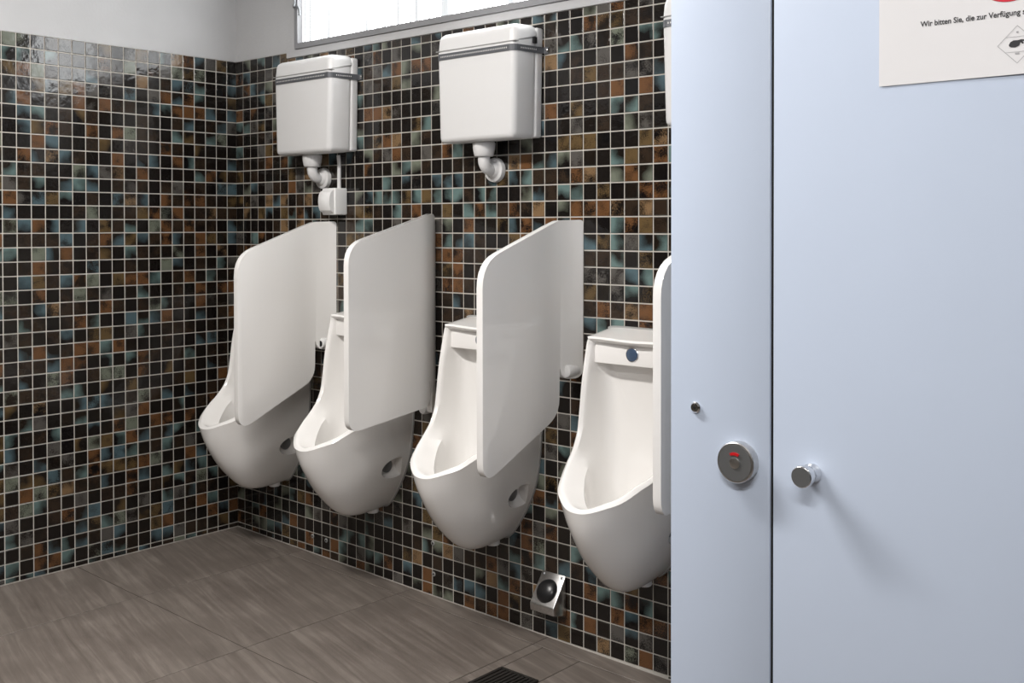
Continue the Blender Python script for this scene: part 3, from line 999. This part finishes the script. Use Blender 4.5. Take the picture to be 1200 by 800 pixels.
def flat(name, polys, mat):
    bm = bmesh.new()
    for pl in polys:
        bm.faces.new([bm.verts.new((x, sheet_y(x, z), z)) for x, z in pl])
    return mesh_obj(name, bm, mat, nt_)
cxn, czn, hr = .1585, .0335, .0215
def dia(r): return [(cxn, czn + r), (cxn + r, czn), (cxn, czn - r), (cxn - r, czn)]
A, B = dia(hr), dia(hr - .0009)
flat('diamond_outline', [[A[i], A[(i + 1) % 4], B[(i + 1) % 4], B[i]] for i in range(4)], M['greyink'])
for y in (.0085, -.0085):
    flat('diamond_line', [[(cxn - .013, czn + y), (cxn + .013, czn + y), (cxn + .013, czn + y + .0004), (cxn - .013, czn + y + .0004)]], M['greyink'])
blob = [(-.009, .000), (-.0075, .003), (-.004, .0048), (.001, .0046), (.004, .0052), (.008, .0046), (.0100, .0030), (.0085, .0026), (.0055, .0030),
        (.0070, .0008), (.0060, -.0002), (.0035, .0018), (.0020, -.0016), (-.002, -.0034), (-.006, -.0030), (-.0085, -.0018)]
flat('pictogram', [[(cxn + x, czn + z) for x, z in blob]], M['ink'])
for q in ([(-.0012, .0125), (.0012, .0125), (.0012, .0148), (-.0012, .0148)], [(-.0022, -.0112), (.0022, -.0112), (.0022, -.0092), (-.0022, -.0092)]):
    flat('small_mark', [[(cxn + x, czn + z) for x, z in q]], M['greyink'])
rc, rz, r0, r1 = .150, .1245, .031, .042
ringp = []
for k in range(48):
    a0, a1 = 2 * pi * k / 48, 2 * pi * (k + 1) / 48
    ringp.append([(rc + r0 * cos(a0), rz + r0 * sin(a0)), (rc + r1 * cos(a0), rz + r1 * sin(a0)), (rc + r1 * cos(a1), rz + r1 * sin(a1)), (rc + r0 * cos(a1), rz + r0 * sin(a1))])
flat('red_ring', ringp, M['redink'])

# ------------------------------------------------------------------ mosaic tiles
TS, TH, CH = P - .0042, .0024, .0009     # tile edge, thickness, chamfer
def tile_ring(w, h):
    a, b_ = w / 2, h / 2
    return ([(-a, -b_), (a, -b_), (a, b_), (-a, b_)], [(-a + CH, -b_ + CH), (a - CH, -b_ + CH), (a - CH, b_ - CH), (-a + CH, b_ - CH)])
def tile_faces(bm, w, h, cu_, cv_, wall, base=0.0):
    lo, hi = tile_ring(w, h)
    def pt(u_, v_, n): return (u_ + cu_, -n, v_ + cv_) if wall == 'back' else (n, -(u_ + cu_), v_ + cv_)
    A0 = [bm.verts.new(pt(x, y, -.0003)) for x, y in lo]
    A1 = [bm.verts.new(pt(x, y, TH - CH * .7)) for x, y in lo]
    A2 = [bm.verts.new(pt(x, y, TH)) for x, y in hi]
    for p_, q_ in ((A0, A1), (A1, A2)):
        for i in range(4):
            bm.faces.new((p_[i], p_[(i + 1) % 4], q_[(i + 1) % 4], q_[i]))
    bm.faces.new(A2)

bpy.context.view_layer.update()
dg = bpy.context.evaluated_depsgraph_get()
def in_view(pt):
    """projected tile size if the camera sees the point, else 0."""
    d = Vector(pt) - CAM
    z = d.dot(fw)
    if z <= 0: return 0
    px = 600 + F_PX * d.dot(rt) / z
    py = 280.6 - F_PX * d.dot(up) / z
    if not (-4 < px < 1204 and -4 < py < 804): return 0
    L_ = d.length
    hit = scene.ray_cast(dg, CAM, d.normalized(), distance=L_ - .008)
    return 0 if hit[0] else 1 / (z * z)

def lay(wall, parent, mat, ncol, first_w):
    """tiles row by row; the 300 largest in view become objects, the rest one mesh."""
    full, rest = [], []
    for r in range(0, ROWS + 4):
        z1 = ZT - r * P
        z0 = z1 - P
        for c in range(ncol):
            u0 = 0 if c == 0 else (first_w + (c - 1)) * P
            u1 = (first_w + c) * P
            if wall == 'back' and u1 > XR: continue
            if wall == 'left' and u1 > -YF: continue
            uc = (u0 + u1) / 2
            bot = (fz(uc) if wall == 'back' else 0) + .002
            zz0 = max(z0, bot)
            if z1 - zz0 < .008: continue
            zc = (zz0 + z1) / 2
            if wall == 'back' and WX0 - .06 < uc < WX1 + .05 and r == 0:
                zt = 2.011
                w, h = u1 - u0 - .0042, min(z1, zt) - zz0 - .0042
                rest.append((uc, (zz0 + min(z1, zt)) / 2, w, h)); continue
            w, h = u1 - u0 - .0042, z1 - zz0 - .0042
            if abs(w - TS) < 1e-5 and abs(h - TS) < 1e-5:
                p = (uc, -.002, zc) if wall == 'back' else (.002, -uc, zc)
                full.append((in_view(p), uc, zc))
            else:
                rest.append((uc, zc, w, h))
    full.sort(reverse=True)
    show = [t for t in full[:300] if t[0] > 0]
    rest += [(u_, z_, TS, TS) for s_, u_, z_ in full[len(show):]]
    bm = bmesh.new()
    tile_faces(bm, TS, TS, 0, 0, wall)
    first = mesh_obj('mosaic_tile', bm, mat, parent)
    for i, (s_, u_, z_) in enumerate(show):
        o = first if i == 0 else first.copy()
        if i: COL.objects.link(o)
        o.parent = parent
        o.location = (u_, 0, z_) if wall == 'back' else (0, -u_, z_)
    bm = bmesh.new()
    for u_, z_, w, h in rest:
        if w > .004 and h > .003:
            tile_faces(bm, w, h, u_, z_, wall)
    tag(mesh_obj('mosaic_tiles', bm, mat, parent), kind='stuff')
lay('back', wall_back, M['mosaic_back'], int(XR / P) + 1, 1.0)
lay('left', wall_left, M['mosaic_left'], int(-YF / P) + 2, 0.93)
